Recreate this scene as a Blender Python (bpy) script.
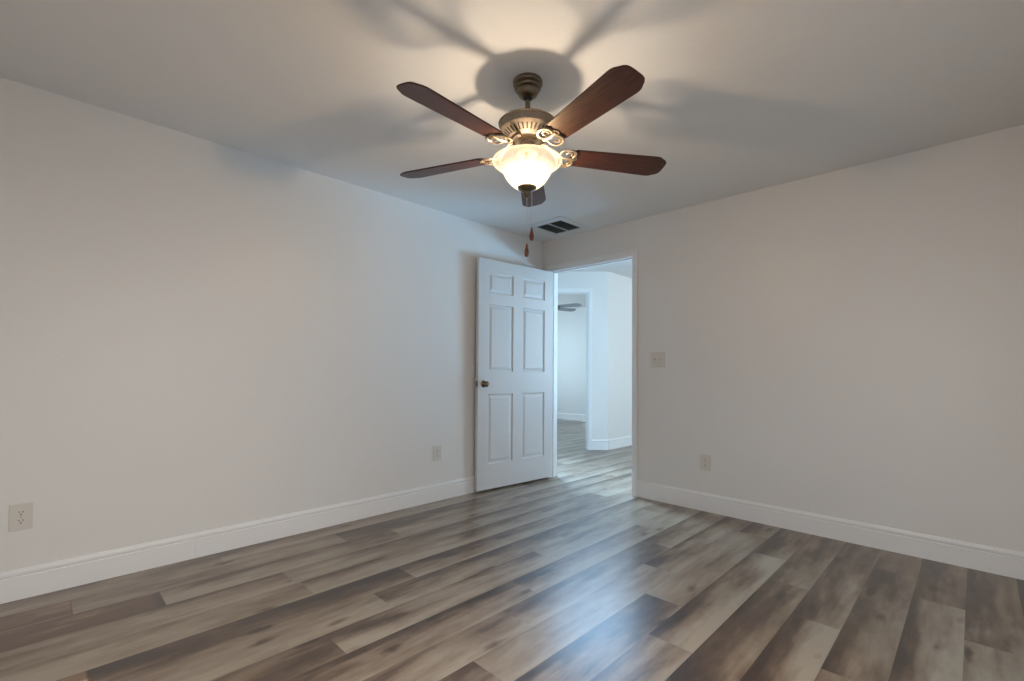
import bpy, bmesh, math, random
from mathutils import Vector, Matrix
for o in list(bpy.data.objects): bpy.data.objects.remove(o, do_unlink=True)
S = bpy.context.scene
COL = S.collection
R = math.radians
PI = math.pi

# ------------------------------------------------------------------ camera
F_PX, CY, YAW, PITCH, ROLL = 469.865, 360.16, 0.778631, 0.0224157, 0.0073767
CAM = Vector((3.16515, -3.65727, 1.07284))
fw = Vector((-math.sin(YAW)*math.cos(PITCH), math.cos(YAW)*math.cos(PITCH), math.sin(PITCH)))
rt0 = Vector((math.cos(YAW), math.sin(YAW), 0)); up0 = rt0.cross(fw)
rt = rt0*math.cos(ROLL) + up0*math.sin(ROLL); up = -rt0*math.sin(ROLL) + up0*math.cos(ROLL)
cd = bpy.data.cameras.new('camera'); cam = bpy.data.objects.new('camera', cd); COL.objects.link(cam)
M3 = Matrix((rt, up, -fw)).transposed().to_4x4(); M3.translation = CAM; cam.matrix_world = M3
cd.sensor_width = 36.0; cd.sensor_fit = 'HORIZONTAL'; cd.lens = F_PX/1024*36
cd.shift_y = (CY-340.5)/1024; cd.clip_start = 0.02
S.camera = cam

# ------------------------------------------------------------------ world, exposure, daylight, added hall lamps
w = bpy.data.worlds.new('sky'); S.world = w; w.use_nodes = True
bg = w.node_tree.nodes['Background']; bg.inputs[0].default_value = (0.62, 0.78, 1.0, 1); bg.inputs[1].default_value = 0.6
S.view_settings.view_transform = 'Standard'; S.view_settings.look = 'None'
S.view_settings.gamma = 1; S.view_settings.use_curve_mapping = False
S.view_settings.exposure = 0.0

def area(name, loc, direction, sx, sy, power, color, spread=180):
    l = bpy.data.lights.new(name, 'AREA'); l.shape = 'RECTANGLE'; l.size = sx; l.size_y = sy
    l.energy = power; l.color = color; l.spread = R(spread)
    o = bpy.data.objects.new(name, l); COL.objects.link(o); o.location = loc
    o.rotation_euler = Vector(direction).to_track_quat('-Z', 'Y').to_euler()
    return o
# bedroom window daylight behind the camera, far room daylight, and unseen added hall lamps
area('front_window_daylight', (2.75, -4.26, 1.45), (0.38, 1, -0.75), 0.9, 1.2, 14, (1.0, 0.95, 0.88), 110)
area('side_window_daylight', (3.49, -2.75, 1.45), (-1, -0.30, -1.15), 1.3, 1.2, 22, (1.0, 0.96, 0.90), 120)
area('hall_doorway_fill', (2.5, 4.3, 0.60), (-2.0, -4.6, 1.4), 1.3, 0.9, 11, (0.26, 0.64, 1.0), 36)  # added lamp, no window here; throws blue through the doorway
area('hall_left_fill', (-1.15, 0.85, 1.05), (1, -0.36, -0.35), 0.7, 1.6, 34, (0.46, 0.74, 1.0), 60)  # added lamp at the hall's left, lights the floor past the right jamb
area('hall_sheen_fill', (-0.08, 1.25, 2.29), (0.60, -1.6, -1.4), 1.2, 0.7, 16, (0.33, 0.64, 1.0), 100)  # added lamp without fixture, for the blue sheen on the bedroom floor
area('hall_fill', (2.6, 2.4, 1.6), (-1, 0, -0.1), 1.6, 1.6, 52, (0.74, 0.90, 1.0))  # added fill lamp, no window behind it; brightens the hall walls
area('hall_upward_fill', (0.55, 2.3, 0.35), (0.05, -1, 0.72), 0.9, 0.6, 5.5, (0.28, 0.62, 1.0), 95)  # added low lamp aimed up, tints the bedroom ceiling blue by the door
area('far_room_daylight', (-4.33, 2.6, 1.4), (1, 0, 0), 2.2, 1.6, 62, (0.60, 0.83, 1.0))

# ------------------------------------------------------------------ materials
def mat(name, color=(0.8, 0.8, 0.8), rough=0.5, metal=0.0, spec=0.5):
    m = bpy.data.materials.new(name); m.use_nodes = True
    b = m.node_tree.nodes['Principled BSDF']
    b.inputs['Base Color'].default_value = (*color, 1); b.inputs['Roughness'].default_value = rough
    b.inputs['Metallic'].default_value = metal; b.inputs['Specular IOR Level'].default_value = spec
    return m, m.node_tree, b
def noise(nt, scale, detail=3, rough=0.5, coord='Object', vec=None, mapping=None):
    n = nt.nodes.new('ShaderNodeTexNoise'); n.inputs['Scale'].default_value = scale
    n.inputs['Detail'].default_value = detail; n.inputs['Roughness'].default_value = rough
    if vec is None:
        tc = nt.nodes.new('ShaderNodeTexCoord'); vec = tc.outputs[coord]
    if mapping:
        mp = nt.nodes.new('ShaderNodeMapping'); mp.inputs['Scale'].default_value = mapping
        nt.links.new(vec, mp.inputs[0]); vec = mp.outputs[0]
    nt.links.new(vec, n.inputs['Vector']); return n
def ramp(nt, src, stops):
    r = nt.nodes.new('ShaderNodeValToRGB'); e = r.color_ramp.elements
    e[0].position, e[0].color = stops[0][0], (*stops[0][1], 1)
    e[1].position, e[1].color = stops[-1][0], (*stops[-1][1], 1)
    for p, c in stops[1:-1]:
        x = e.new(p); x.color = (*c, 1)
    nt.links.new(src, r.inputs[0]); return r
def bump(nt, b, src, strength, dist):
    k = nt.nodes.new('ShaderNodeBump'); k.inputs['Strength'].default_value = strength; k.inputs['Distance'].default_value = dist
    nt.links.new(src, k.inputs['Height']); nt.links.new(k.outputs[0], b.inputs['Normal']); return k
def mth(nt, op, a, b=None):
    n = nt.nodes.new('ShaderNodeMath'); n.operation = op
    for i, v in enumerate((a, b)):
        if v is None: continue
        if isinstance(v, (int, float)): n.inputs[i].default_value = v
        else: nt.links.new(v, n.inputs[i])
    return n.outputs[0]

def m_paint(name, color, rough, bscale, bstr, bdist, spec=0.5):
    m, nt, b = mat(name, color, rough, 0, spec)
    n = noise(nt, bscale, 3); bump(nt, b, n.outputs['Fac'], bstr, bdist)
    return m
M_WALL = m_paint('wall_paint', (0.80, 0.79, 0.775), 0.42, 55, 0.12, 0.004, 0.45)
M_CEIL = m_paint('ceiling_texture_paint', (0.80, 0.79, 0.775), 0.75, 42, 0.22, 0.005, 0.3)
M_TRIM = m_paint('trim_gloss_paint', (0.86, 0.86, 0.86), 0.32, 20, 0.03, 0.001)
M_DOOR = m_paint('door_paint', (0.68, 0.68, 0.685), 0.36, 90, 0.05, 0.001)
M_PLATE = m_paint('outlet_plastic', (0.70, 0.67, 0.62), 0.35, 30, 0.01, 0.001)
M_DARK = mat('slot_dark', (0.012, 0.012, 0.012), 0.6)[0]

def m_metal(name, c0, c1, rough, metal=1.0):
    m, nt, b = mat(name, c0, rough, metal)
    n = noise(nt, 90, 4, 0.6); r = ramp(nt, n.outputs['Fac'], [(0.3, c0), (0.7, c1)])
    nt.links.new(r.outputs[0], b.inputs['Base Color']); return m
M_PEWTER = m_metal('antique_pewter', (0.25, 0.195, 0.14), (0.34, 0.28, 0.22), 0.42, 0.55)
M_BRONZE = m_metal('dark_antique_bronze', (0.16, 0.12, 0.078), (0.235, 0.185, 0.125), 0.33, 0.9)
M_KNOB = m_metal('aged_bronze', (0.17, 0.12, 0.075), (0.25, 0.18, 0.12), 0.25)
M_STEEL = m_metal('satin_steel', (0.45, 0.43, 0.40), (0.52, 0.50, 0.47), 0.35)
M_BEAD = m_metal('chain_metal', (0.62, 0.57, 0.48), (0.70, 0.65, 0.56), 0.3)
M_VENT = m_paint('vent_paint', (0.72, 0.72, 0.72), 0.45, 30, 0.01, 0.001)
M_LOUVER = m_paint('vent_louver_paint', (0.20, 0.225, 0.22), 0.6, 30, 0.01, 0.001)
M_BLADE2 = m_paint('pale_blade', (0.44, 0.48, 0.53), 0.5, 30, 0.01, 0.001)

def m_wood(name, dark, light, rough):
    m, nt, b = mat(name, dark, rough)
    tc = nt.nodes.new('ShaderNodeTexCoord')
    n = noise(nt, 6, 6, 0.6, vec=tc.outputs['Object'], mapping=(1.2, 14, 4))
    r = ramp(nt, n.outputs['Fac'], [(0.30, dark), (0.72, light)])
    nt.links.new(r.outputs[0], b.inputs['Base Color']); bump(nt, b, n.outputs['Fac'], 0.05, 0.001)
    return m
M_BLADE = m_wood('dark_cherry_wood', (0.030, 0.008, 0.0035), (0.105, 0.030, 0.011), 0.42)
M_FOB = m_wood('turned_wood', (0.13, 0.035, 0.018), (0.22, 0.07, 0.035), 0.25)

def m_shade():
    m = bpy.data.materials.new('alabaster_glass'); m.use_nodes = True; nt = m.node_tree
    b = nt.nodes['Principled BSDF']; out = nt.nodes['Material Output']
    n = noise(nt, 14, 4, 0.6)
    r = ramp(nt, n.outputs['Fac'], [(0.3, (0.88, 0.80, 0.62)), (0.7, (0.94, 0.89, 0.76))])
    nt.links.new(r.outputs[0], b.inputs['Base Color']); b.inputs['Roughness'].default_value = 0.25
    nt.links.new(r.outputs[0], b.inputs['Emission Color']); b.inputs['Emission Strength'].default_value = 3.0
    t = nt.nodes.new('ShaderNodeBsdfTranslucent'); nt.links.new(r.outputs[0], t.inputs[0])
    mx = nt.nodes.new('ShaderNodeMixShader'); mx.inputs[0].default_value = 0.30
    nt.links.new(b.outputs[0], mx.inputs[1]); nt.links.new(t.outputs[0], mx.inputs[2])
    tp = nt.nodes.new('ShaderNodeBsdfTransparent'); tp.inputs[0].default_value = (1.0, 0.93, 0.80, 1)
    m2 = nt.nodes.new('ShaderNodeMixShader'); m2.inputs[0].default_value = 0.88
    nt.links.new(mx.outputs[0], m2.inputs[1]); nt.links.new(tp.outputs[0], m2.inputs[2]); nt.links.new(m2.outputs[0], out.inputs[0])
    return m
M_SHADE = m_shade()
def m_bulb():
    m, nt, b = mat('lit_bulb', (1, 0.9, 0.75), 0.4)
    b.inputs['Emission Color'].default_value = (1.0, 0.80, 0.59, 1); b.inputs['Emission Strength'].default_value = 960
    return m
M_BULB = m_bulb()

def m_floor():
    m, nt, b = mat('vinyl_plank', (0.2, 0.15, 0.12), 0.3)
    uv = nt.nodes.new('ShaderNodeUVMap'); uv.uv_map = 'plank'
    ue = nt.nodes.new('ShaderNodeUVMap'); ue.uv_map = 'edge'
    def attr(n):
        a = nt.nodes.new('ShaderNodeAttribute'); a.attribute_name = n; return a.outputs['Fac']
    tone, grad, seed = attr('tone'), attr('grad'), attr('seed')
    sx = nt.nodes.new('ShaderNodeSeparateXYZ'); nt.links.new(uv.outputs[0], sx.inputs[0])
    cx = nt.nodes.new('ShaderNodeCombineXYZ'); nt.links.new(sx.outputs[0], cx.inputs[0]); nt.links.new(sx.outputs[1], cx.inputs[1]); nt.links.new(mth(nt, 'MULTIPLY', seed, 37.0), cx.inputs[2])
    v = cx.outputs[0]
    cloud = noise(nt, 1.0, 3, 0.55, vec=v, mapping=(8, 1.5, 1)).outputs['Fac']
    blot = noise(nt, 1.0, 3, 0.5, vec=v, mapping=(15, 2.6, 1)).outputs['Fac']
    wisp = noise(nt, 1.0, 3, 0.55, vec=v, mapping=(38, 4.5, 1)).outputs['Fac']
    grain = noise(nt, 1.0, 2, 0.5, vec=v, mapping=(120, 3.0, 1)).outputs['Fac']
    fine = noise(nt, 1.0, 3, 0.6, vec=v, mapping=(420, 18, 1)).outputs['Fac']
    wob = mth(nt, 'MULTIPLY', mth(nt, 'SUBTRACT', cloud, 0.5), 0.9)
    across = mth(nt, 'ADD', mth(nt, 'DIVIDE', sx.outputs[0], 0.184), wob)
    g = mth(nt, 'MULTIPLY', mth(nt, 'SUBTRACT', across, 0.5), grad)
    val = mth(nt, 'ADD', mth(nt, 'ADD', 0.485, mth(nt, 'MULTIPLY', tone, 0.25)), mth(nt, 'MULTIPLY', g, 0.60))
    val = mth(nt, 'ADD', val, mth(nt, 'MULTIPLY', mth(nt, 'SUBTRACT', cloud, 0.5), 0.80))
    val = mth(nt, 'ADD', val, mth(nt, 'MULTIPLY', mth(nt, 'SUBTRACT', blot, 0.5), 0.55))
    val = mth(nt, 'ADD', val, mth(nt, 'MULTIPLY', mth(nt, 'SUBTRACT', grain, 0.5), 0.07))
    val = mth(nt, 'ADD', val, mth(nt, 'MULTIPLY', mth(nt, 'SUBTRACT', fine, 0.5), 0.025))
    val = mth(nt, 'ADD', val, mth(nt, 'MULTIPLY', mth(nt, 'SUBTRACT', wisp, 0.5), 0.34))
    mott = noise(nt, 1.0, 4, 0.6, vec=v, mapping=(26, 11, 1)).outputs['Fac']
    val = mth(nt, 'ADD', val, mth(nt, 'MULTIPLY', mth(nt, 'SUBTRACT', mott, 0.5), 0.30))
    # dark knots, a few per plank
    kv = nt.nodes.new('ShaderNodeTexVoronoi'); kv.inputs['Scale'].default_value = 1.0
    kv.voronoi_dimensions = '2D'
    kc = nt.nodes.new('ShaderNodeCombineXYZ')
    nt.links.new(mth(nt, 'ADD', mth(nt, 'MULTIPLY', sx.outputs[0], 3.4), mth(nt, 'MULTIPLY', seed, 131.0)), kc.inputs[0])
    nt.links.new(mth(nt, 'ADD', mth(nt, 'MULTIPLY', sx.outputs[1], 1.25), mth(nt, 'MULTIPLY', seed, 71.0)), kc.inputs[1])
    nt.links.new(kc.outputs[0], kv.inputs['Vector'])
    kr = nt.nodes.new('ShaderNodeMapRange'); kr.inputs[1].default_value = 0.01; kr.inputs[2].default_value = 0.085; kr.inputs[3].default_value = 0.32; kr.inputs[4].default_value = 0.0
    nt.links.new(mth(nt, 'ADD', kv.outputs['Distance'], mth(nt, 'MULTIPLY', mth(nt, 'SUBTRACT', mott, 0.5), 0.12)), kr.inputs[0])
    val = mth(nt, 'SUBTRACT', val, kr.outputs[0])
    r = ramp(nt, val, [(0.06, (0.10, 0.048, 0.023)), (0.28, (0.28, 0.162, 0.090)), (0.50, (0.64, 0.45, 0.30)), (0.80, (0.98, 0.80, 0.60))])
    # joint lines between planks
    se = nt.nodes.new('ShaderNodeSeparateXYZ'); nt.links.new(ue.outputs[0], se.inputs[0])
    mn = mth(nt, 'MINIMUM', mth(nt, 'MINIMUM', sx.outputs[0], se.outputs[0]), se.outputs[1])
    jr = nt.nodes.new('ShaderNodeMapRange'); jr.inputs[1].default_value = 0.0008; jr.inputs[2].default_value = 0.0028; jr.inputs[3].default_value = 0.35; jr.inputs[4].default_value = 1.0
    nt.links.new(mn, jr.inputs[0])
    mx = nt.nodes.new('ShaderNodeMix'); mx.data_type = 'RGBA'; mx.blend_type = 'MULTIPLY'; mx.inputs['Factor'].default_value = 1.0
    nt.links.new(r.outputs[0], mx.inputs['A']); nt.links.new(jr.outputs[0], mx.inputs['B'])
    nt.links.new(mx.outputs['Result'], b.inputs['Base Color'])
    rr = nt.nodes.new('ShaderNodeMapRange'); rr.inputs[3].default_value = 0.27; rr.inputs[4].default_value = 0.32
    nt.links.new(grain, rr.inputs[0]); nt.links.new(rr.outputs[0], b.inputs['Roughness'])
    b.inputs['Specular IOR Level'].default_value = 0.5
    b.inputs['Coat Weight'].default_value = 0.45; b.inputs['Coat Roughness'].default_value = 0.40; b.inputs['Coat IOR'].default_value = 1.6
    bump(nt, b, jr.outputs[0], 0.25, 0.0008)
    return m
M_FLOOR = m_floor()

# ------------------------------------------------------------------ mesh helpers
def obj(name, bm, m, parent=None, loc=None, smooth=False, angle=40):
    bmesh.ops.remove_doubles(bm, verts=bm.verts, dist=1e-6)
    bmesh.ops.recalc_face_normals(bm, faces=bm.faces)
    me = bpy.data.meshes.new(name); bm.to_mesh(me); bm.free()
    if m: me.materials.append(m)
    if smooth:
        for p in me.polygons: p.use_smooth = True
        me.set_sharp_from_angle(angle=R(angle))
    o = bpy.data.objects.new(name, me); COL.objects.link(o)
    if parent: o.parent = parent
    if loc: o.location = loc
    return o
def struct(name, bm, m, parent=None, label=None, **k):
    o = obj(name, bm, m, parent, **k)
    if parent is None: o['kind'] = 'structure'
    if label: o['label'] = label
    return o
def thing(name, label, cat, loc=(0, 0, 0), rot=0, group=None):
    o = bpy.data.objects.new(name, None); o.empty_display_size = 0.1; COL.objects.link(o)
    o.location = loc; o.rotation_euler = (0, 0, rot); o['label'] = label; o['category'] = cat
    if group: o['group'] = group
    return o
def hexa(bm, pts):
    v = [bm.verts.new(p) for p in pts]
    for f in ((0, 1, 2, 3), (7, 6, 5, 4), (0, 4, 5, 1), (1, 5, 6, 2), (2, 6, 7, 3), (3, 7, 4, 0)):
        bm.faces.new([v[i] for i in f])
def box(bm, a, b, mtx=None):
    x0, y0, z0 = a; x1, y1, z1 = b
    p = [Vector(q) for q in ((x0, y0, z0), (x1, y0, z0), (x1, y1, z0), (x0, y1, z0), (x0, y0, z1), (x1, y0, z1), (x1, y1, z1), (x0, y1, z1))]
    if mtx: p = [mtx @ q for q in p]
    hexa(bm, p)
def rbox(a, b, r=0.002, seg=2, mtx=None):
    bm = bmesh.new(); box(bm, a, b, mtx)
    bmesh.ops.recalc_face_normals(bm, faces=bm.faces)
    bmesh.ops.bevel(bm, geom=bm.edges[:], offset=r, segments=seg, affect='EDGES', profile=0.6)
    return bm
def prism(bm, poly, fa, fb):
    """poly: list of 2-D points; fa / fb map a 2-D point to 3-D at either end"""
    va = [bm.verts.new(fa(p)) for p in poly]; vb = [bm.verts.new(fb(p)) for p in poly]
    n = len(poly)
    bm.faces.new(va); bm.faces.new(vb[::-1])
    for i in range(n): bm.faces.new((va[i], vb[i], vb[(i+1) % n], va[(i+1) % n]))
def lathe(bm, prof, seg=48, c=(0, 0, 0), mtx=None):
    rings = []
    for r, z in prof:
        if r < 1e-5:
            p = Vector((c[0], c[1], c[2]+z)); rings.append([bm.verts.new(mtx @ p if mtx else p)])
        else:
            ring = []
            for i in range(seg):
                a = 2*PI*i/seg; p = Vector((c[0]+r*math.cos(a), c[1]+r*math.sin(a), c[2]+z))
                ring.append(bm.verts.new(mtx @ p if mtx else p))
            rings.append(ring)
    for A, B in zip(rings, rings[1:]):
        if len(A) == 1 and len(B) == 1: continue
        for i in range(seg):
            j = (i+1) % seg
            if len(A) == 1: bm.faces.new((A[0], B[j], B[i]))
            elif len(B) == 1: bm.faces.new((A[i], A[j], B[0]))
            else: bm.faces.new((A[i], A[j], B[j], B[i]))
def tube(bm, pts, rad, seg=8, flat=1.0, upv=Vector((0, 0, 1))):
    """swept tube along pts; rad number or list; flat squashes it along upv"""
    pts = [Vector(p) for p in pts]; n = len(pts); rings = []
    for i, p in enumerate(pts):
        t = (pts[min(i+1, n-1)]-pts[max(i-1, 0)]).normalized()
        s = t.cross(upv)
        if s.length < 1e-4: s = t.cross(Vector((1, 0, 0)))
        s.normalize(); u = s.cross(t)
        r = rad[i] if isinstance(rad, (list, tuple)) else rad
        rings.append([bm.verts.new(p + s*r*math.cos(2*PI*k/seg) + u*r*flat*math.sin(2*PI*k/seg)) for k in range(seg)])
    for A, B in zip(rings, rings[1:]):
        for k in range(seg): bm.faces.new((A[k], A[(k+1) % seg], B[(k+1) % seg], B[k]))
    bm.faces.new(rings[0][::-1]); bm.faces.new(rings[-1])

# ------------------------------------------------------------------ the setting
CZ, HZ, T = 2.40, 2.45, 0.11           # bedroom ceiling, hall ceiling, wall thickness
XE, YS = 3.43, -4.20                   # bedroom's right and front walls
OX0, OX1, OZ = 0.10, 1.033, 2.085      # doorway in the back wall

def build_floor():
    rnd = random.Random(11)
    W = 0.184; X0 = 0.545 - 2*W
    ends = {0: -2.9, 1: -3.52, 2: -3.218, 3: -2.72, 4: -3.95, 5: -2.254, 6: -2.498, 7: -2.81, 8: -1.93, 9: -2.17, 10: -2.50, 11: -1.56, 12: -1.872, 13: -0.954, 14: -1.275, 15: -0.38, 16: -0.665, 17: -1.0}
    L = 1.252
    # (row, y inside the plank): tone, gradient across
    special = {(2, -3.6): (-2.0, 0.0), (1, -4.0): (-1.3, 0.4), (4, -4.2): (-1.2, 0.4), (2, -2.6): (0.3, 1.1), (1, -3.0): (0.2, 0.6), (3, -3.4): (-0.1, 0.9), (4, -3.0): (0.5, 0.6), (5, -2.8): (-0.95, 0.7), (5, -1.6): (0.0, 0.8), (6, -3.0): (0.4, 0.5), (6, -2.0): (-0.3, 1.2),
               (7, -3.3): (-0.5, 0.3), (7, -2.2): (0.1, 1.0), (8, -2.5): (-0.2, 1.0), (9, -2.5): (0.1, 0.4), (9, -1.6): (-0.3, 0.7), (10, -2.0): (0.4, 0.5), (10, -3.0): (-0.5, 0.5), (11, -2.2): (-0.6, 0.7), (11, -1.0): (0.35, -0.2), (12, -1.3): (0.05, 1.3),
               (12, -2.3): (-0.2, 0.5), (13, -1.5): (-0.75, 0.6), (13, -0.5): (-0.2, 0.5), (14, -1.8): (-0.05, 1.3), (14, -0.8): (-0.35, 0.6), (15, -1.0): (-0.3, 0.6), (16, -1.2): (0.15, 1.3), (16, -0.3): (-0.5, 0.7), (17, -0.5): (-0.5, 0.2), (17, -1.5): (0.3, 0.5), (15, -0.2): (-0.2, 0.4)}
    bm = bmesh.new(); u1 = bm.loops.layers.uv.new('plank'); u2 = bm.loops.layers.uv.new('edge')
    lt = bm.faces.layers.float.new('tone'); lg = bm.faces.layers.float.new('grad'); ls = bm.faces.layers.float.new('seed')
    for k in range(-25, 20):
        xa, xb = X0+(k-1)*W, X0+k*W
        e = ends.get(k, rnd.uniform(-3, -1.7)); y = e - 3*L
        while y < 5.2:
            ya, yb = max(y, -4.4), min(y+L, 5.1)
            if yb > ya:
                f = bm.faces.new([bm.verts.new(p) for p in ((xa, ya, 0), (xb, ya, 0), (xb, yb, 0), (xa, yb, 0))])
                t, g = rnd.gauss(0, 0.45), rnd.uniform(0.2, 1.1)
                for (kk, yy), (tt, gg) in special.items():
                    if kk == k and ya <= yy <= yb: t, g = tt, gg
                f[lt] = t; f[lg] = g; f[ls] = rnd.random()
                for l in f.loops:
                    co = l.vert.co; l[u1].uv = (co.x-xa, co.y-y); l[u2].uv = (xb-co.x, min(co.y-y, y+L-co.y))
            y += L
    # second pass: end joints need the distance along the plank, so cut each plank near its ends
    bmesh.ops.recalc_face_normals(bm, faces=bm.faces)
    me = bpy.data.meshes.new('floor'); bm.to_mesh(me); bm.free(); me.materials.append(M_FLOOR)
    o = bpy.data.objects.new('floor', me); COL.objects.link(o); o['kind'] = 'structure'
build_floor()

bm = bmesh.new(); box(bm, (-T, YS-T, CZ), (XE+T, T, HZ)); struct('ceiling', bm, M_CEIL)
bm = bmesh.new(); box(bm, (-4.6, 0.0, HZ), (XE+T, 5.1, HZ+0.05)); struct('ceiling_hall', bm, M_CEIL)
bm = bmesh.new(); box(bm, (-T, YS-T, 0), (0, 0, CZ)); struct('wall_left', bm, M_WALL)
def wall_open(name, a, b, z1, o0, o1, oz0, oz1, axis_y0, axis_y1, mtx=None, m=M_WALL):
    bm = bmesh.new(); y0, y1 = axis_y0, axis_y1
    if o0 > a: box(bm, (a, y0, 0), (o0, y1, z1), mtx)
    box(bm, (o1, y0, 0), (b, y1, z1), mtx)
    box(bm, (o0, y0, oz1), (o1, y1, z1), mtx)
    if oz0 > 0: box(bm, (o0, y0, 0), (o1, y1, oz0), mtx)
    return struct(name, bm, m)
EM = Matrix.Translation((XE+T, 0, 0)) @ Matrix.Rotation(R(90), 4, 'Z')
wall_open('wall_right', YS-T, 0, CZ, -3.45, -2.05, 0.85, 2.10, 0, T, EM)
wall_open('wall_back', -T, XE+T, CZ, OX0, OX1, 0, OZ, 0, T)
wall_open('wall_front', 0, XE, CZ, 2.25, 3.25, 0.85, 2.10, YS-T, YS)
# hall and the room past it
bm = bmesh.new(); box(bm, (-4.6, 0, 0), (-T, T, HZ)); struct('wall_hall_front', bm, M_WALL)
dg = Matrix.Translation((-0.43, 1.87, 0)) @ Matrix.Rotation(R(225), 4, 'Z')     # x runs down the angled wall, +y is the hall side... see below
DO0, DO1, DOZ = 0.285, 1.14, 2.15
wall_open('wall_hall_angled', 0, 2.47, HZ, DO0, DO1, 0, DOZ, -T, 0, dg)
bm = bmesh.new(); box(bm, (-0.43-T, 1.87, 0), (-0.43, 5.0, HZ)); struct('wall_hall_left', bm, M_WALL)
bm = bmesh.new(); box(bm, (-0.43, 5.0, 0), (XE+T, 5.0+T, HZ)); struct('wall_hall_end', bm, M_WALL)
bm = bmesh.new(); box(bm, (XE, T, 0), (XE+T, 5.0, HZ)); struct('wall_hall_right', bm, M_WALL)
bm = bmesh.new(); box(bm, (-4.6, 4.63, 0), (-0.43-T, 4.63+T, HZ)); struct('wall_far_back', bm, M_WALL)
bm = bmesh.new(); box(bm, (-4.6, T, 0), (-4.5, 4.63, HZ)); struct('wall_far_left', bm, M_WALL)

# baseboards: profile (distance from wall, height)
BP = [(0, 0), (0.014, 0), (0.014, 0.103), (0.0105, 0.106), (0.0105, 0.109), (0.0135, 0.114), (0.0135, 0.124), (0.010, 0.130), (0.0075, 0.131), (0.006, 0.137), (0, 0.139)]
def baseboard(name, segs):
    bm = bmesh.new()
    for (ax, ay), (bx, by), (nx, ny) in segs:
        prism(bm, BP, lambda p: Vector((ax+nx*p[0], ay+ny*p[0], p[1])), lambda p: Vector((bx+nx*p[0], by+ny*p[0], p[1])))
    return struct(name, bm, M_TRIM)
baseboard('baseboard_left', [((0, YS), (0, -3.0), (1, 0)), ((0, -2.9992), (0, 0), (1, 0))])
CW = 0.052
baseboard('baseboard_back', [((OX1+CW, 0), (XE, 0), (0, -1)), ((0.0, 0), (OX0-CW, 0), (0, -1))])
baseboard('baseboard_right', [((XE, YS), (XE, 0), (-1, 0))])
baseboard('baseboard_front', [((0, YS), (XE, YS), (0, 1))])
s2 = math.sqrt(0.5)
def dgp(s, y=0): v = dg @ Vector((s, y, 0)); return (v.x, v.y)
dn = dg.to_3x3() @ Vector((0, 1, 0))
baseboard('baseboard_hall', [(dgp(0), dgp(DO0-0.062), (dn.x, dn.y)), (dgp(DO1+0.062), dgp(2.4), (dn.x, dn.y)), ((-0.43, 1.87), (-0.43, 5.0), (1, 0)), ((OX1+0.062, T), (XE, T), (0, 1))])
baseboard('baseboard_far', [((-4.5, 4.63), (-0.54, 4.63), (0, -1))])

# doorway casing and jamb
def casing(bm, o0, o1, oz, width, thick, face_y, out, mtx=None):
    """stepped flat casing round an opening in the plane y = face_y, out = -1 or +1"""
    for w0, w1, t in ((0.004, width*0.42, thick*0.62), (width*0.38, width, thick)):
        ya, yb = sorted((face_y, face_y+out*t))
        box(bm, (o0-w1, ya, 0), (o0-w0, yb, oz+w1), mtx); box(bm, (o1+w0, ya, 0), (o1+w1, yb, oz+w1), mtx)
        box(bm, (o0-w0, ya, oz+w0), (o1+w0, yb, oz+w1), mtx)
def jamb(bm, o0, o1, oz, y0, y1, s0, s1, mtx=None):
    t = 0.003
    box(bm, (o0-t, y0, 0), (o0+t, y1, oz-t), mtx); box(bm, (o1-t, y0, 0), (o1+t, y1, oz-t), mtx); box(bm, (o0-t, y0, oz-t), (o1+t, y1, oz+t), mtx)
    box(bm, (o0+t-0.001, s0, 0), (o0+0.012, s1, oz-t), mtx); box(bm, (o1-0.012, s0, 0), (o1-t+0.001, s1, oz-t), mtx); box(bm, (o0+0.012, s0, oz-0.012), (o1-0.012, s1, oz-t+0.001), mtx)
bm = bmesh.new(); casing(bm, OX0, OX1, OZ, CW, 0.016, 0, -1); casing(bm, OX0, OX1, OZ, 0.058, 0.016, T, 1); jamb(bm, OX0, OX1, OZ, -0.001, T+0.001, 0.042, 0.078)
struct('trim_1', bm, M_TRIM, label='white casing and jamb round the open bedroom doorway')
bm = bmesh.new(); casing(bm, DO0, DO1, DOZ, 0.062, 0.017, 0, 1, dg); jamb(bm, DO0, DO1, DOZ, -T-0.001, 0.001, -0.07, -0.04, dg)
struct('trim_2', bm, M_TRIM, label='white casing round the doorway in the angled hall wall')

# bedroom window behind the camera
bm = bmesh.new()
for a, b in (((2.25, 0.85), (2.3, 2.10)), ((3.20, 0.85), (3.25, 2.10)), ((2.3, 0.85), (3.2, 0.90)), ((2.3, 2.05), (3.2, 2.10)), ((2.3, 1.45), (3.2, 1.50))):
    box(bm, (a[0], YS-0.035, a[1]), (b[0], YS-0.005, b[1]))
struct('window_1', bm, M_TRIM)
bm = bmesh.new()
for a, b in (((-3.45, 0.85), (-3.40, 2.10)), ((-2.10, 0.85), (-2.05, 2.10)), ((-3.40, 0.85), (-2.10, 0.90)), ((-3.40, 2.05), (-2.10, 2.10)), ((-3.40, 1.45), (-2.10, 1.50))):
    box(bm, (XE+0.005, a[0], a[1]), (XE+0.035, b[0], b[1]))
struct('window_2', bm, M_TRIM)

# ------------------------------------------------------------------ six-panel door, standing open
PIV = Vector((0.1125, -0.02, 0)); DTH = R(4.5); DW, DT, DZ0, DZ1 = 0.925, 0.035, 0.022, 2.068
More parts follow.
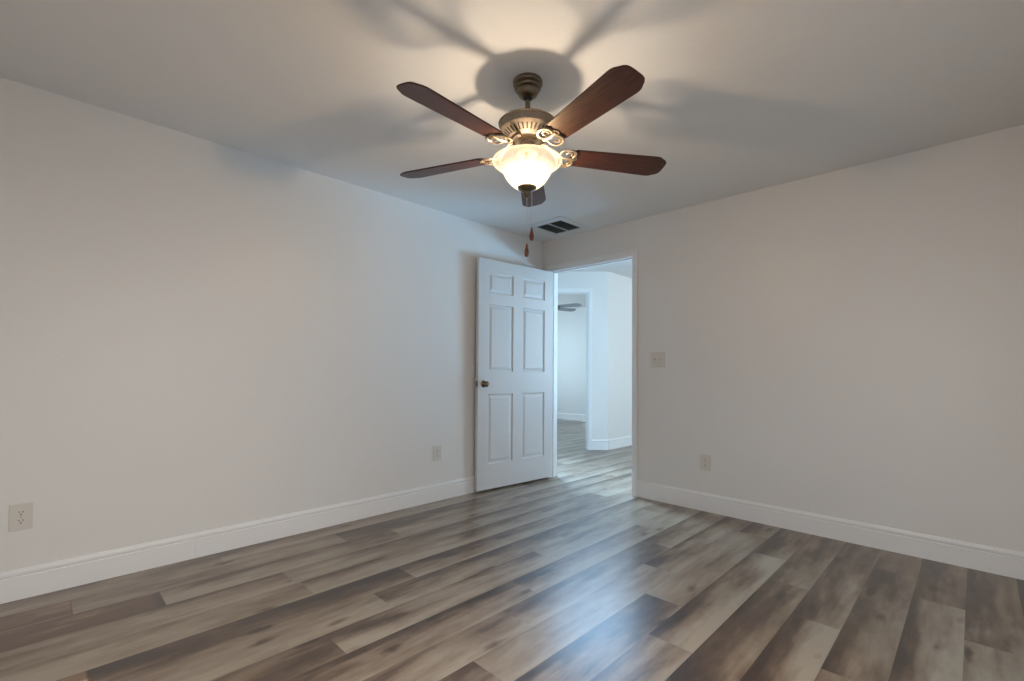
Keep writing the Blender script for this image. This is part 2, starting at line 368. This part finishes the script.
# door space: x from hinge to latch edge, y = 0 back face (towards the left wall) .. DT front face, z up
xd = Vector((-math.sin(DTH), -math.cos(DTH), 0)); yd = Vector((math.cos(DTH), -math.sin(DTH), 0))
DM = Matrix((xd, yd, Vector((0, 0, 1)))).transposed().to_4x4(); DM.translation = PIV
door = bpy.data.objects.new('door_1', None); COL.objects.link(door); door.matrix_world = DM
door['kind'] = 'structure'; door['label'] = 'white six-panel bedroom door standing open against the left wall'
def door_leaf():
    bm = bmesh.new()
    cols = [(0.110, 0.405), (0.520, 0.815)]; rows = [(0.242, 0.862), (1.062, 1.668), (1.768, 1.955)]
    xs = sorted({0, DW, *[v for c in cols for v in c]}); zs = sorted({DZ0, DZ1, *[v for r_ in rows for v in r_]})
    for side in (0, 1):
        Y = DT if side else 0.0; sg = -1 if side else 1
        for i in range(len(xs)-1):
            for j in range(len(zs)-1):
                x0, x1, z0, z1 = xs[i], xs[i+1], zs[j], zs[j+1]
                if (x0, x1) in cols and (z0, z1) in rows:
                    lv = [(0, 0), (0.007, 0.0095), (0.016, 0.0105), (0.021, 0.0095), (0.040, 0.0030)]
                    rings = [[bm.verts.new((a, Y+sg*d, b)) for a, b in ((x0+e, z0+e), (x1-e, z0+e), (x1-e, z1-e), (x0+e, z1-e))] for e, d in lv]
                    for A, B in zip(rings, rings[1:]):
                        for k in range(4): bm.faces.new((A[k], A[(k+1) % 4], B[(k+1) % 4], B[k]))
                    bm.faces.new(rings[-1])
                else:
                    bm.faces.new([bm.verts.new((a, Y, b)) for a, b in ((x0, z0), (x1, z0), (x1, z1), (x0, z1))])
    for i in range(len(xs)-1):
        for z in (DZ0, DZ1): bm.faces.new([bm.verts.new(p) for p in ((xs[i], 0, z), (xs[i+1], 0, z), (xs[i+1], DT, z), (xs[i], DT, z))])
    for j in range(len(zs)-1):
        for x in (0, DW): bm.faces.new([bm.verts.new(p) for p in ((x, 0, zs[j]), (x, 0, zs[j+1]), (x, DT, zs[j+1]), (x, DT, zs[j]))])
    return obj('door_leaf', bm, M_DOOR, door)
door_leaf()
KX, KZ = DW-0.062, 0.955
def knob(y, sgn, depth, rad):
    m = Matrix.Translation((KX, y, KZ)) @ Matrix.Rotation(-sgn*PI/2, 4, 'X')
    k = depth/0.058; q = rad/0.026
    bm = bmesh.new(); lathe(bm, [(0, 0.0), (0.032, 0.0), (0.032, 0.003), (0.028, 0.006*k), (0.016, 0.009*k), (0.0115, 0.014*k), (0.0105, 0.024*k), (0.014*q, 0.029*k), (0.022*q, 0.034*k), (0.0262*q, 0.041*k), (0.0262*q, 0.047*k), (0.022*q, 0.054*k), (0.012*q, 0.0575*k), (0, 0.058*k)], 28, mtx=m)
    return obj('door_knob', bm, M_KNOB, door, smooth=True)
knob(DT, 1, 0.058, 0.026); knob(0, -1, 0.036, 0.022)
bm = rbox((DW-0.0005, 0.006, KZ-0.028), (DW+0.0015, 0.029, KZ+0.028), 0.0006, 1); box(bm, (DW+0.001, 0.011, KZ-0.008), (DW+0.009, 0.024, KZ+0.008))
o = obj('latch_plate', bm, M_KNOB, door); o['label'] = 'bronze latch plate on the door edge'
for z in (0.28, 1.05, 1.82):
    bm = bmesh.new(); lathe(bm, [(0, -0.045), (0.006, -0.045), (0.006, 0.045), (0, 0.045)], 14, c=(-0.001, -0.006, z)); obj('hinge', bm, M_STEEL, door, smooth=True)

# ------------------------------------------------------------------ ceiling fans
BC = (0.014, -0.022, 0)
FAN = Vector((1.715, -2.098, CZ))
def blade_bm(r0, r1, w0, w1):
    """one blade along +x, flat in xy, rounded root and clipped, rounded tip"""
    n = 7; out = []
    pts = [(r0, -w0*0.36), (r0+0.022, -w0*0.5)]
    pts += [(r1-0.072, -w1*0.5), (r1-0.056, -w1*0.495), (r1-0.044, -w1*0.475), (r1-0.014, -w1*0.355), (r1-0.005, -w1*0.29), (r1-0.001, -w1*0.20), (r1, -w1*0.06)]
    pts = pts + [(x, -y) for x, y in reversed(pts)]
    bm = bmesh.new(); th = 0.0035
    prism(bm, pts, lambda p: Vector((p[0], p[1], -th)), lambda p: Vector((p[0], p[1], th)))
    bmesh.ops.recalc_face_normals(bm, faces=bm.faces)
    es = [e for e in bm.edges if abs(e.verts[0].co.z-e.verts[1].co.z) < 1e-6]
    bmesh.ops.bevel(bm, geom=es, offset=0.0015, segments=2, affect='EDGES')
    return bm
def iron_bm(r0, r1, w, zin):
    """cast blade iron: curved arm from the motor, two scrolled loops and a scalloped plate under the blade root"""
    bm = bmesh.new()
    pts = [(r0, 0, zin), (r0+0.02, 0, zin-0.002), (r0+0.042, 0, zin*0.62), (r0+0.066, 0, zin*0.12-0.004), (r1-0.035, 0, -0.010), (r1, 0, -0.0085)]
    tube(bm, pts, [0.011, 0.0115, 0.0105, 0.010, 0.009, 0.008], 10, 0.55)
    for s in (-1, 1):
        loop = [(r0+0.045, s*0.004, zin*0.5), (r1-0.085, s*0.012, zin*0.12-0.004)]
        for i in range(13):                     # an outward scroll, open in the middle
            a = PI*1.05 - i/12*PI*1.25
            loop.append((r1-0.038+0.036*math.cos(a), s*(0.030+0.030*math.sin(a)), -0.009))
        tube(bm, loop, 0.0062, 8, 0.6)
        curl = [(r1-0.032+0.014*math.cos(a), s*(0.030+0.013*math.sin(a)), -0.009) for a in [PI+0.3-i*0.5 for i in range(9)]]
        tube(bm, curl, 0.0045, 8, 0.6)
    # scalloped plate
    pl = []
    for i in range(25):
        t = -1+2*i/24; pl.append((r1+0.016-0.026*abs(t)**1.6-0.007*abs(math.sin(t*PI*1.5)), t*w*0.5))
    pl += [(r1-0.026, w*0.5), (r1-0.017, w*0.2), (r1-0.012, 0), (r1-0.017, -w*0.2), (r1-0.026, -w*0.5)]
    prism(bm, pl, lambda p: Vector((p[0], p[1], -0.0075)), lambda p: Vector((p[0], p[1], -0.0040)))
    for x, y in ((r1-0.002, 0), (r1-0.010, w*0.30), (r1-0.010, -w*0.30)):
        lathe(bm, [(0.0055, -0.0075), (0.0045, -0.0105), (0, -0.0112)], 12, c=(x, y, 0))
    return bm
def motor_profile():
    return [(0, -0.177), (0.020, -0.178), (0.060, -0.182), (0.100, -0.188), (0.128, -0.1945), (0.133, -0.198), (0.133, -0.2015), (0.1285, -0.204), (0.1265, -0.228), (0.125, -0.234), (0.121, -0.238), (0.077, -0.268), (0.070, -0.273), (0.0, -0.273)]
def build_fan(label, loc, a0, step, zb, group=None, R1=0.684, blade_mat=M_BLADE, lit=True, nb=5):
    t = thing('ceiling_fan', label, 'ceiling fan', loc, 0, group)
    bm = bmesh.new(); lathe(bm, [(r_, z_*0.9) for r_, z_ in [(0, 0), (0.067, 0), (0.0685, -0.004), (0.0685, -0.016), (0.066, -0.021), (0.058, -0.0235), (0.0555, -0.027), (0.0605, -0.031), (0.0615, -0.036), (0.0585, -0.043), (0.050, -0.046), (0.0475, -0.049), (0.0505, -0.053), (0.0495, -0.060), (0.042, -0.073), (0.031, -0.082), (0.022, -0.086), (0.020, -0.083), (0.0, -0.076)]], 48)
    obj('canopy', bm, M_BRONZE, t, smooth=True)
    bm = bmesh.new(); lathe(bm, [(0, -0.066), (0.016, -0.068), (0.0195, -0.077), (0.016, -0.086), (0.0115, -0.089)], 28); obj('hanger_ball', bm, M_DARK, t, smooth=True)
    bm = bmesh.new(); lathe(bm, [(0.0115, -0.090), (0.0115, -0.152), (0.017, -0.154), (0.020, -0.180), (0.0, -0.180)], 28); obj('downrod', bm, M_BRONZE, t, smooth=True)
    bm = bmesh.new(); lathe(bm, motor_profile(), 60); mh = obj('motor_housing', bm, M_PEWTER, t, smooth=True, angle=30)
    bm = bmesh.new()                            # cooling slots round the sloping underside
    for i in range(34):
        a = 2*PI*(i+0.5)/34
        m = Matrix.Rotation(a, 4, 'Z') @ Matrix.Translation((0.099, 0, -0.2533)) @ Matrix.Rotation(R(-34.3), 4, 'Y')
        box(bm, (-0.0150, -0.0033, -0.0012), (0.0150, 0.0033, 0.0012), m)
    o = obj('cooling_slots', bm, M_DARK, mh); o['label'] = 'dark cooling slots'
    bm = bmesh.new(); lathe(bm, [(0.040, -0.272), (0.040, -0.280), (0.034, -0.283), (0.034, -0.305), (0.050, -0.312), (0.053, -0.318), (0.053, -0.334), (0.048, -0.340), (0.0, -0.340)], 36); obj('switch_housing', bm, M_PEWTER, t, smooth=True)
    for k in range(nb):
        a = a0 + k*step[k] if isinstance(step, (list, tuple)) else a0 + k*step
        rot = Matrix.Rotation(R(a), 4, 'Z')
        ir = obj('blade_iron', iron_bm(0.066, 0.226, 0.122, 0.052), M_PEWTER, t, smooth=True); ir.matrix_local = Matrix.Translation((0, 0, zb)) @ rot @ Matrix.Rotation(R(TILT), 4, 'X')
        bl = obj('blade', blade_bm(0.205, R1, 0.112, 0.142), blade_mat, t); bl.matrix_local = Matrix.Translation((0, 0, zb)) @ rot @ Matrix.Rotation(R(TILT), 4, 'X')
    if not lit: return t
    # bell-shaped bowl, open at the top
    outer = [(0.159, -0.3690), (0.1595, -0.3730), (0.154, -0.381), (0.144, -0.389), (0.132, -0.396), (0.122, -0.404), (0.114, -0.415), (0.106, -0.430), (0.094, -0.450), (0.077, -0.470), (0.056, -0.487), (0.038, -0.4945), (0.012, -0.496)]
    inner = [(max(r-0.004, 0.012), z+0.0035) for r, z in reversed(outer)]
    bm = bmesh.new(); lathe(bm, outer+inner+[outer[0]], 64); obj('lamp_shade', bm, M_SHADE, t, smooth=True, angle=60)
    bm = bmesh.new(); lathe(bm, [(0.005, -0.336), (0.005, -0.494)], 16); obj('centre_rod', bm, M_PEWTER, t, smooth=True)
    bm = bmesh.new(); lathe(bm, [(0.0, -0.486), (0.043, -0.486), (0.0445, -0.490), (0.041, -0.497), (0.028, -0.505), (0.016, -0.511), (0.013, -0.518), (0.016, -0.524), (0.014, -0.531), (0.007, -0.537), (0, -0.538)], 36); obj('finial', bm, M_BRONZE, t, smooth=True)
    bm = bmesh.new(); lathe(bm, [(0, -0.428), (0.011, -0.429), (0.0135, -0.434), (0.0145, -0.450), (0.0145, -0.468), (0.011, -0.478), (0.0, -0.481)], 24, c=BC)
    obj('light_bulb', bm, M_BULB, t, smooth=True)
    bm = bmesh.new(); tube(bm, [(0.3*BC[0], 0.3*BC[1], -0.330), (0.8*BC[0], 0.8*BC[1], -0.350), (BC[0], BC[1], -0.372), (BC[0], BC[1], -0.436)], [0.006, 0.008, 0.011, 0.011], 14); obj('bulb_socket', bm, M_PEWTER, t, smooth=True)
    # two pull chains with turned wooden fobs
    side = rt0
    for off, ztop, zf in ((0.0, -0.538, -0.752), (0.0225, -0.505, -0.677)):
        c = side*off
        bm = bmesh.new(); lathe(bm, [(0, ztop), (0.0009, ztop), (0.0009, zf), (0, zf)], 8, c=(c.x, c.y, 0))
        z = ztop-0.004
        while z > zf:
            lathe(bm, [(0, z+0.0019), (0.0019, z), (0, z-0.0019)], 6, c=(c.x, c.y, 0)); z -= 0.0055
        ch = obj('pull_chain', bm, M_BEAD, t)
        bm = bmesh.new(); lathe(bm, [(0, zf+0.004), (0.0035, zf+0.003), (0.0045, zf-0.006), (0.0085, zf-0.024), (0.0105, zf-0.038), (0.009, zf-0.050), (0.0045, zf-0.057), (0, zf-0.058)], 20, c=(c.x, c.y, 0))
        f = obj('fob', bm, M_FOB, ch, smooth=True); f['label'] = 'turned reddish wooden pull on the chain end'
    return t
TILT = -12
build_fan('bronze bedroom ceiling fan with five dark cherry blades and lit glass bowl', FAN, -87, 72, -0.33)
build_fan('pale ceiling fan in the far room seen through both doorways', Vector((-1.71, 2.07, HZ)), 44.6-36, 72, -0.36, None, 0.61, M_BLADE2, False)

# ------------------------------------------------------------------ ceiling vent
t = thing('ceiling_vent', 'white two-section air vent grille in the ceiling above the open door', 'vent', (0, 0, CZ))
V = (0.252, 0.655, -0.532, -0.102); I = (0.309, 0.596, -0.462, -0.168); XM = 0.449
bm = bmesh.new()
def frame_ring(bm, O, I, z0, z1, zi):
    a = [(O[0], O[2]), (O[1], O[2]), (O[1], O[3]), (O[0], O[3])]; b = [(I[0], I[2]), (I[1], I[2]), (I[1], I[3]), (I[0], I[3])]
    rings = [[bm.verts.new((x, y, z)) for x, y in q] for q, z in ((a, z0), (a, z1), (b, zi), (b, z0))]
    for A, B in zip(rings, rings[1:]):
        for k in range(4): bm.faces.new((A[k], A[(k+1) % 4], B[(k+1) % 4], B[k]))
frame_ring(bm, V, I, 0, -0.004, -0.010)
box(bm, (XM-0.006, I[2], -0.010), (XM+0.006, I[3], -0.002)); obj('frame', bm, M_VENT, t)
bm = bmesh.new(); box(bm, (I[0], I[2], -0.0015), (I[1], I[3], -0.0005)); o = obj('duct_backing', bm, M_DARK, t); o['label'] = 'dark duct opening behind the louvres'
for x0, x1 in ((I[0]+0.003, XM-0.008), (XM+0.008, I[1]-0.003)):
    n = 15; bm = bmesh.new()
    for i in range(n):
        y = I[2]+0.012+(I[3]-I[2]-0.024)*i/(n-1)
        m = Matrix.Translation((0, y, -0.006)) @ Matrix.Rotation(R(38), 4, 'X')
        box(bm, (x0, -0.0055, -0.0006), (x1, 0.0055, 0.0006), m)
    o = obj('louver_panel', bm, M_LOUVER, t); o['label'] = 'dark grey louvred half of the vent'

# ------------------------------------------------------------------ outlets and switch
def outlet(label, mtx, wd=0.078, ht=0.124):
    t = thing('power_outlet', label, 'outlet', (0, 0, 0), 0, 'wall outlets'); t.matrix_world = mtx      # local: x along wall, y out of the wall, z up
    obj('cover_plate', rbox((-wd/2, 0, -ht/2), (wd/2, 0.0055, ht/2), 0.0022, 2), M_PLATE, t)
    for s in (-1, 1):
        bm = bmesh.new(); pl = []
        for i in range(24):
            a = 2*PI*i/24; pl.append((0.0172*math.cos(a), max(-0.0142, min(0.0142, 0.0185*math.sin(a)))))
        prism(bm, pl, lambda p: Vector((p[0], 0.0050, p[1]+s*0.0195)), lambda p: Vector((p[0], 0.0072, p[1]+s*0.0195)))
        r_ = obj('receptacle', bm, M_PLATE, t)
        bm = bmesh.new()
        box(bm, (-0.0075, 0.0070, s*0.0195-0.0005), (-0.0050, 0.0075, s*0.0195+0.0085)); box(bm, (0.0050, 0.0070, s*0.0195+0.0005), (0.0075, 0.0075, s*0.0195+0.0080))
        lathe(bm, [(0, 0), (0.0030, 0), (0.0030, 0.0006), (0, 0.0006)], 12, mtx=Matrix.Translation((0, 0.0070, s*0.0195-0.0075)) @ Matrix.Rotation(-PI/2, 4, 'X'))
        o = obj('slots', bm, M_DARK, r_); o['label'] = 'dark plug slots'
    bm = bmesh.new(); lathe(bm, [(0, 0), (0.0034, 0), (0.0028, 0.0012), (0, 0.0014)], 12, mtx=Matrix.Translation((0, 0.0054, 0)) @ Matrix.Rotation(-PI/2, 4, 'X')); obj('screw', bm, M_STEEL, t, smooth=True)
    return t
def wm_left(y, z):      # on the left wall, facing +x
    m = Matrix((Vector((0, -1, 0)), Vector((1, 0, 0)), Vector((0, 0, 1)))).transposed().to_4x4(); m.translation = (0, y, z); return m
def wm_back(x, z):      # on the back wall, facing -y
    m = Matrix((Vector((-1, 0, 0)), Vector((0, -1, 0)), Vector((0, 0, 1)))).transposed().to_4x4(); m.translation = (x, 0, z); return m
outlet('beige wall outlet with dark slots at the near end of the left wall', wm_left(-3.690, 0.378), 0.078, 0.122)
outlet('pale wall outlet on the left wall beside the open door', wm_left(-1.322, 0.390), 0.082, 0.124)
outlet('beige wall outlet on the back wall below the light switch, right of the doorway', wm_back(1.669, 0.374), 0.084, 0.122)
t = thing('light_switch', 'beige double light switch on the wall right of the doorway', 'light switch'); t.matrix_world = wm_back(1.273, 1.175)
obj('wall_plate', rbox((-0.063, 0, -0.0635), (0.063, 0.0055, 0.0635), 0.0022, 2), M_PLATE, t)
for s in (-1, 1):
    bm = rbox((s*0.023-0.0055, 0.005, -0.0125), (s*0.023+0.0055, 0.0065, 0.0125), 0.0005, 1)
    m = Matrix.Translation((s*0.023, 0.004, 0)) @ Matrix.Rotation(R(s*22), 4, 'X'); box(bm, (-0.0042, 0, -0.0045), (0.0042, 0.014, 0.0045), m)
    obj('toggle', bm, M_PLATE, t)
    for z in (-0.030, 0.030):
        bm = bmesh.new(); lathe(bm, [(0, 0), (0.0032, 0), (0.0026, 0.0012), (0, 0.0014)], 12, mtx=Matrix.Translation((s*0.023, 0.0054, z)) @ Matrix.Rotation(-PI/2, 4, 'X')); obj('screw', bm, M_STEEL, t, smooth=True)
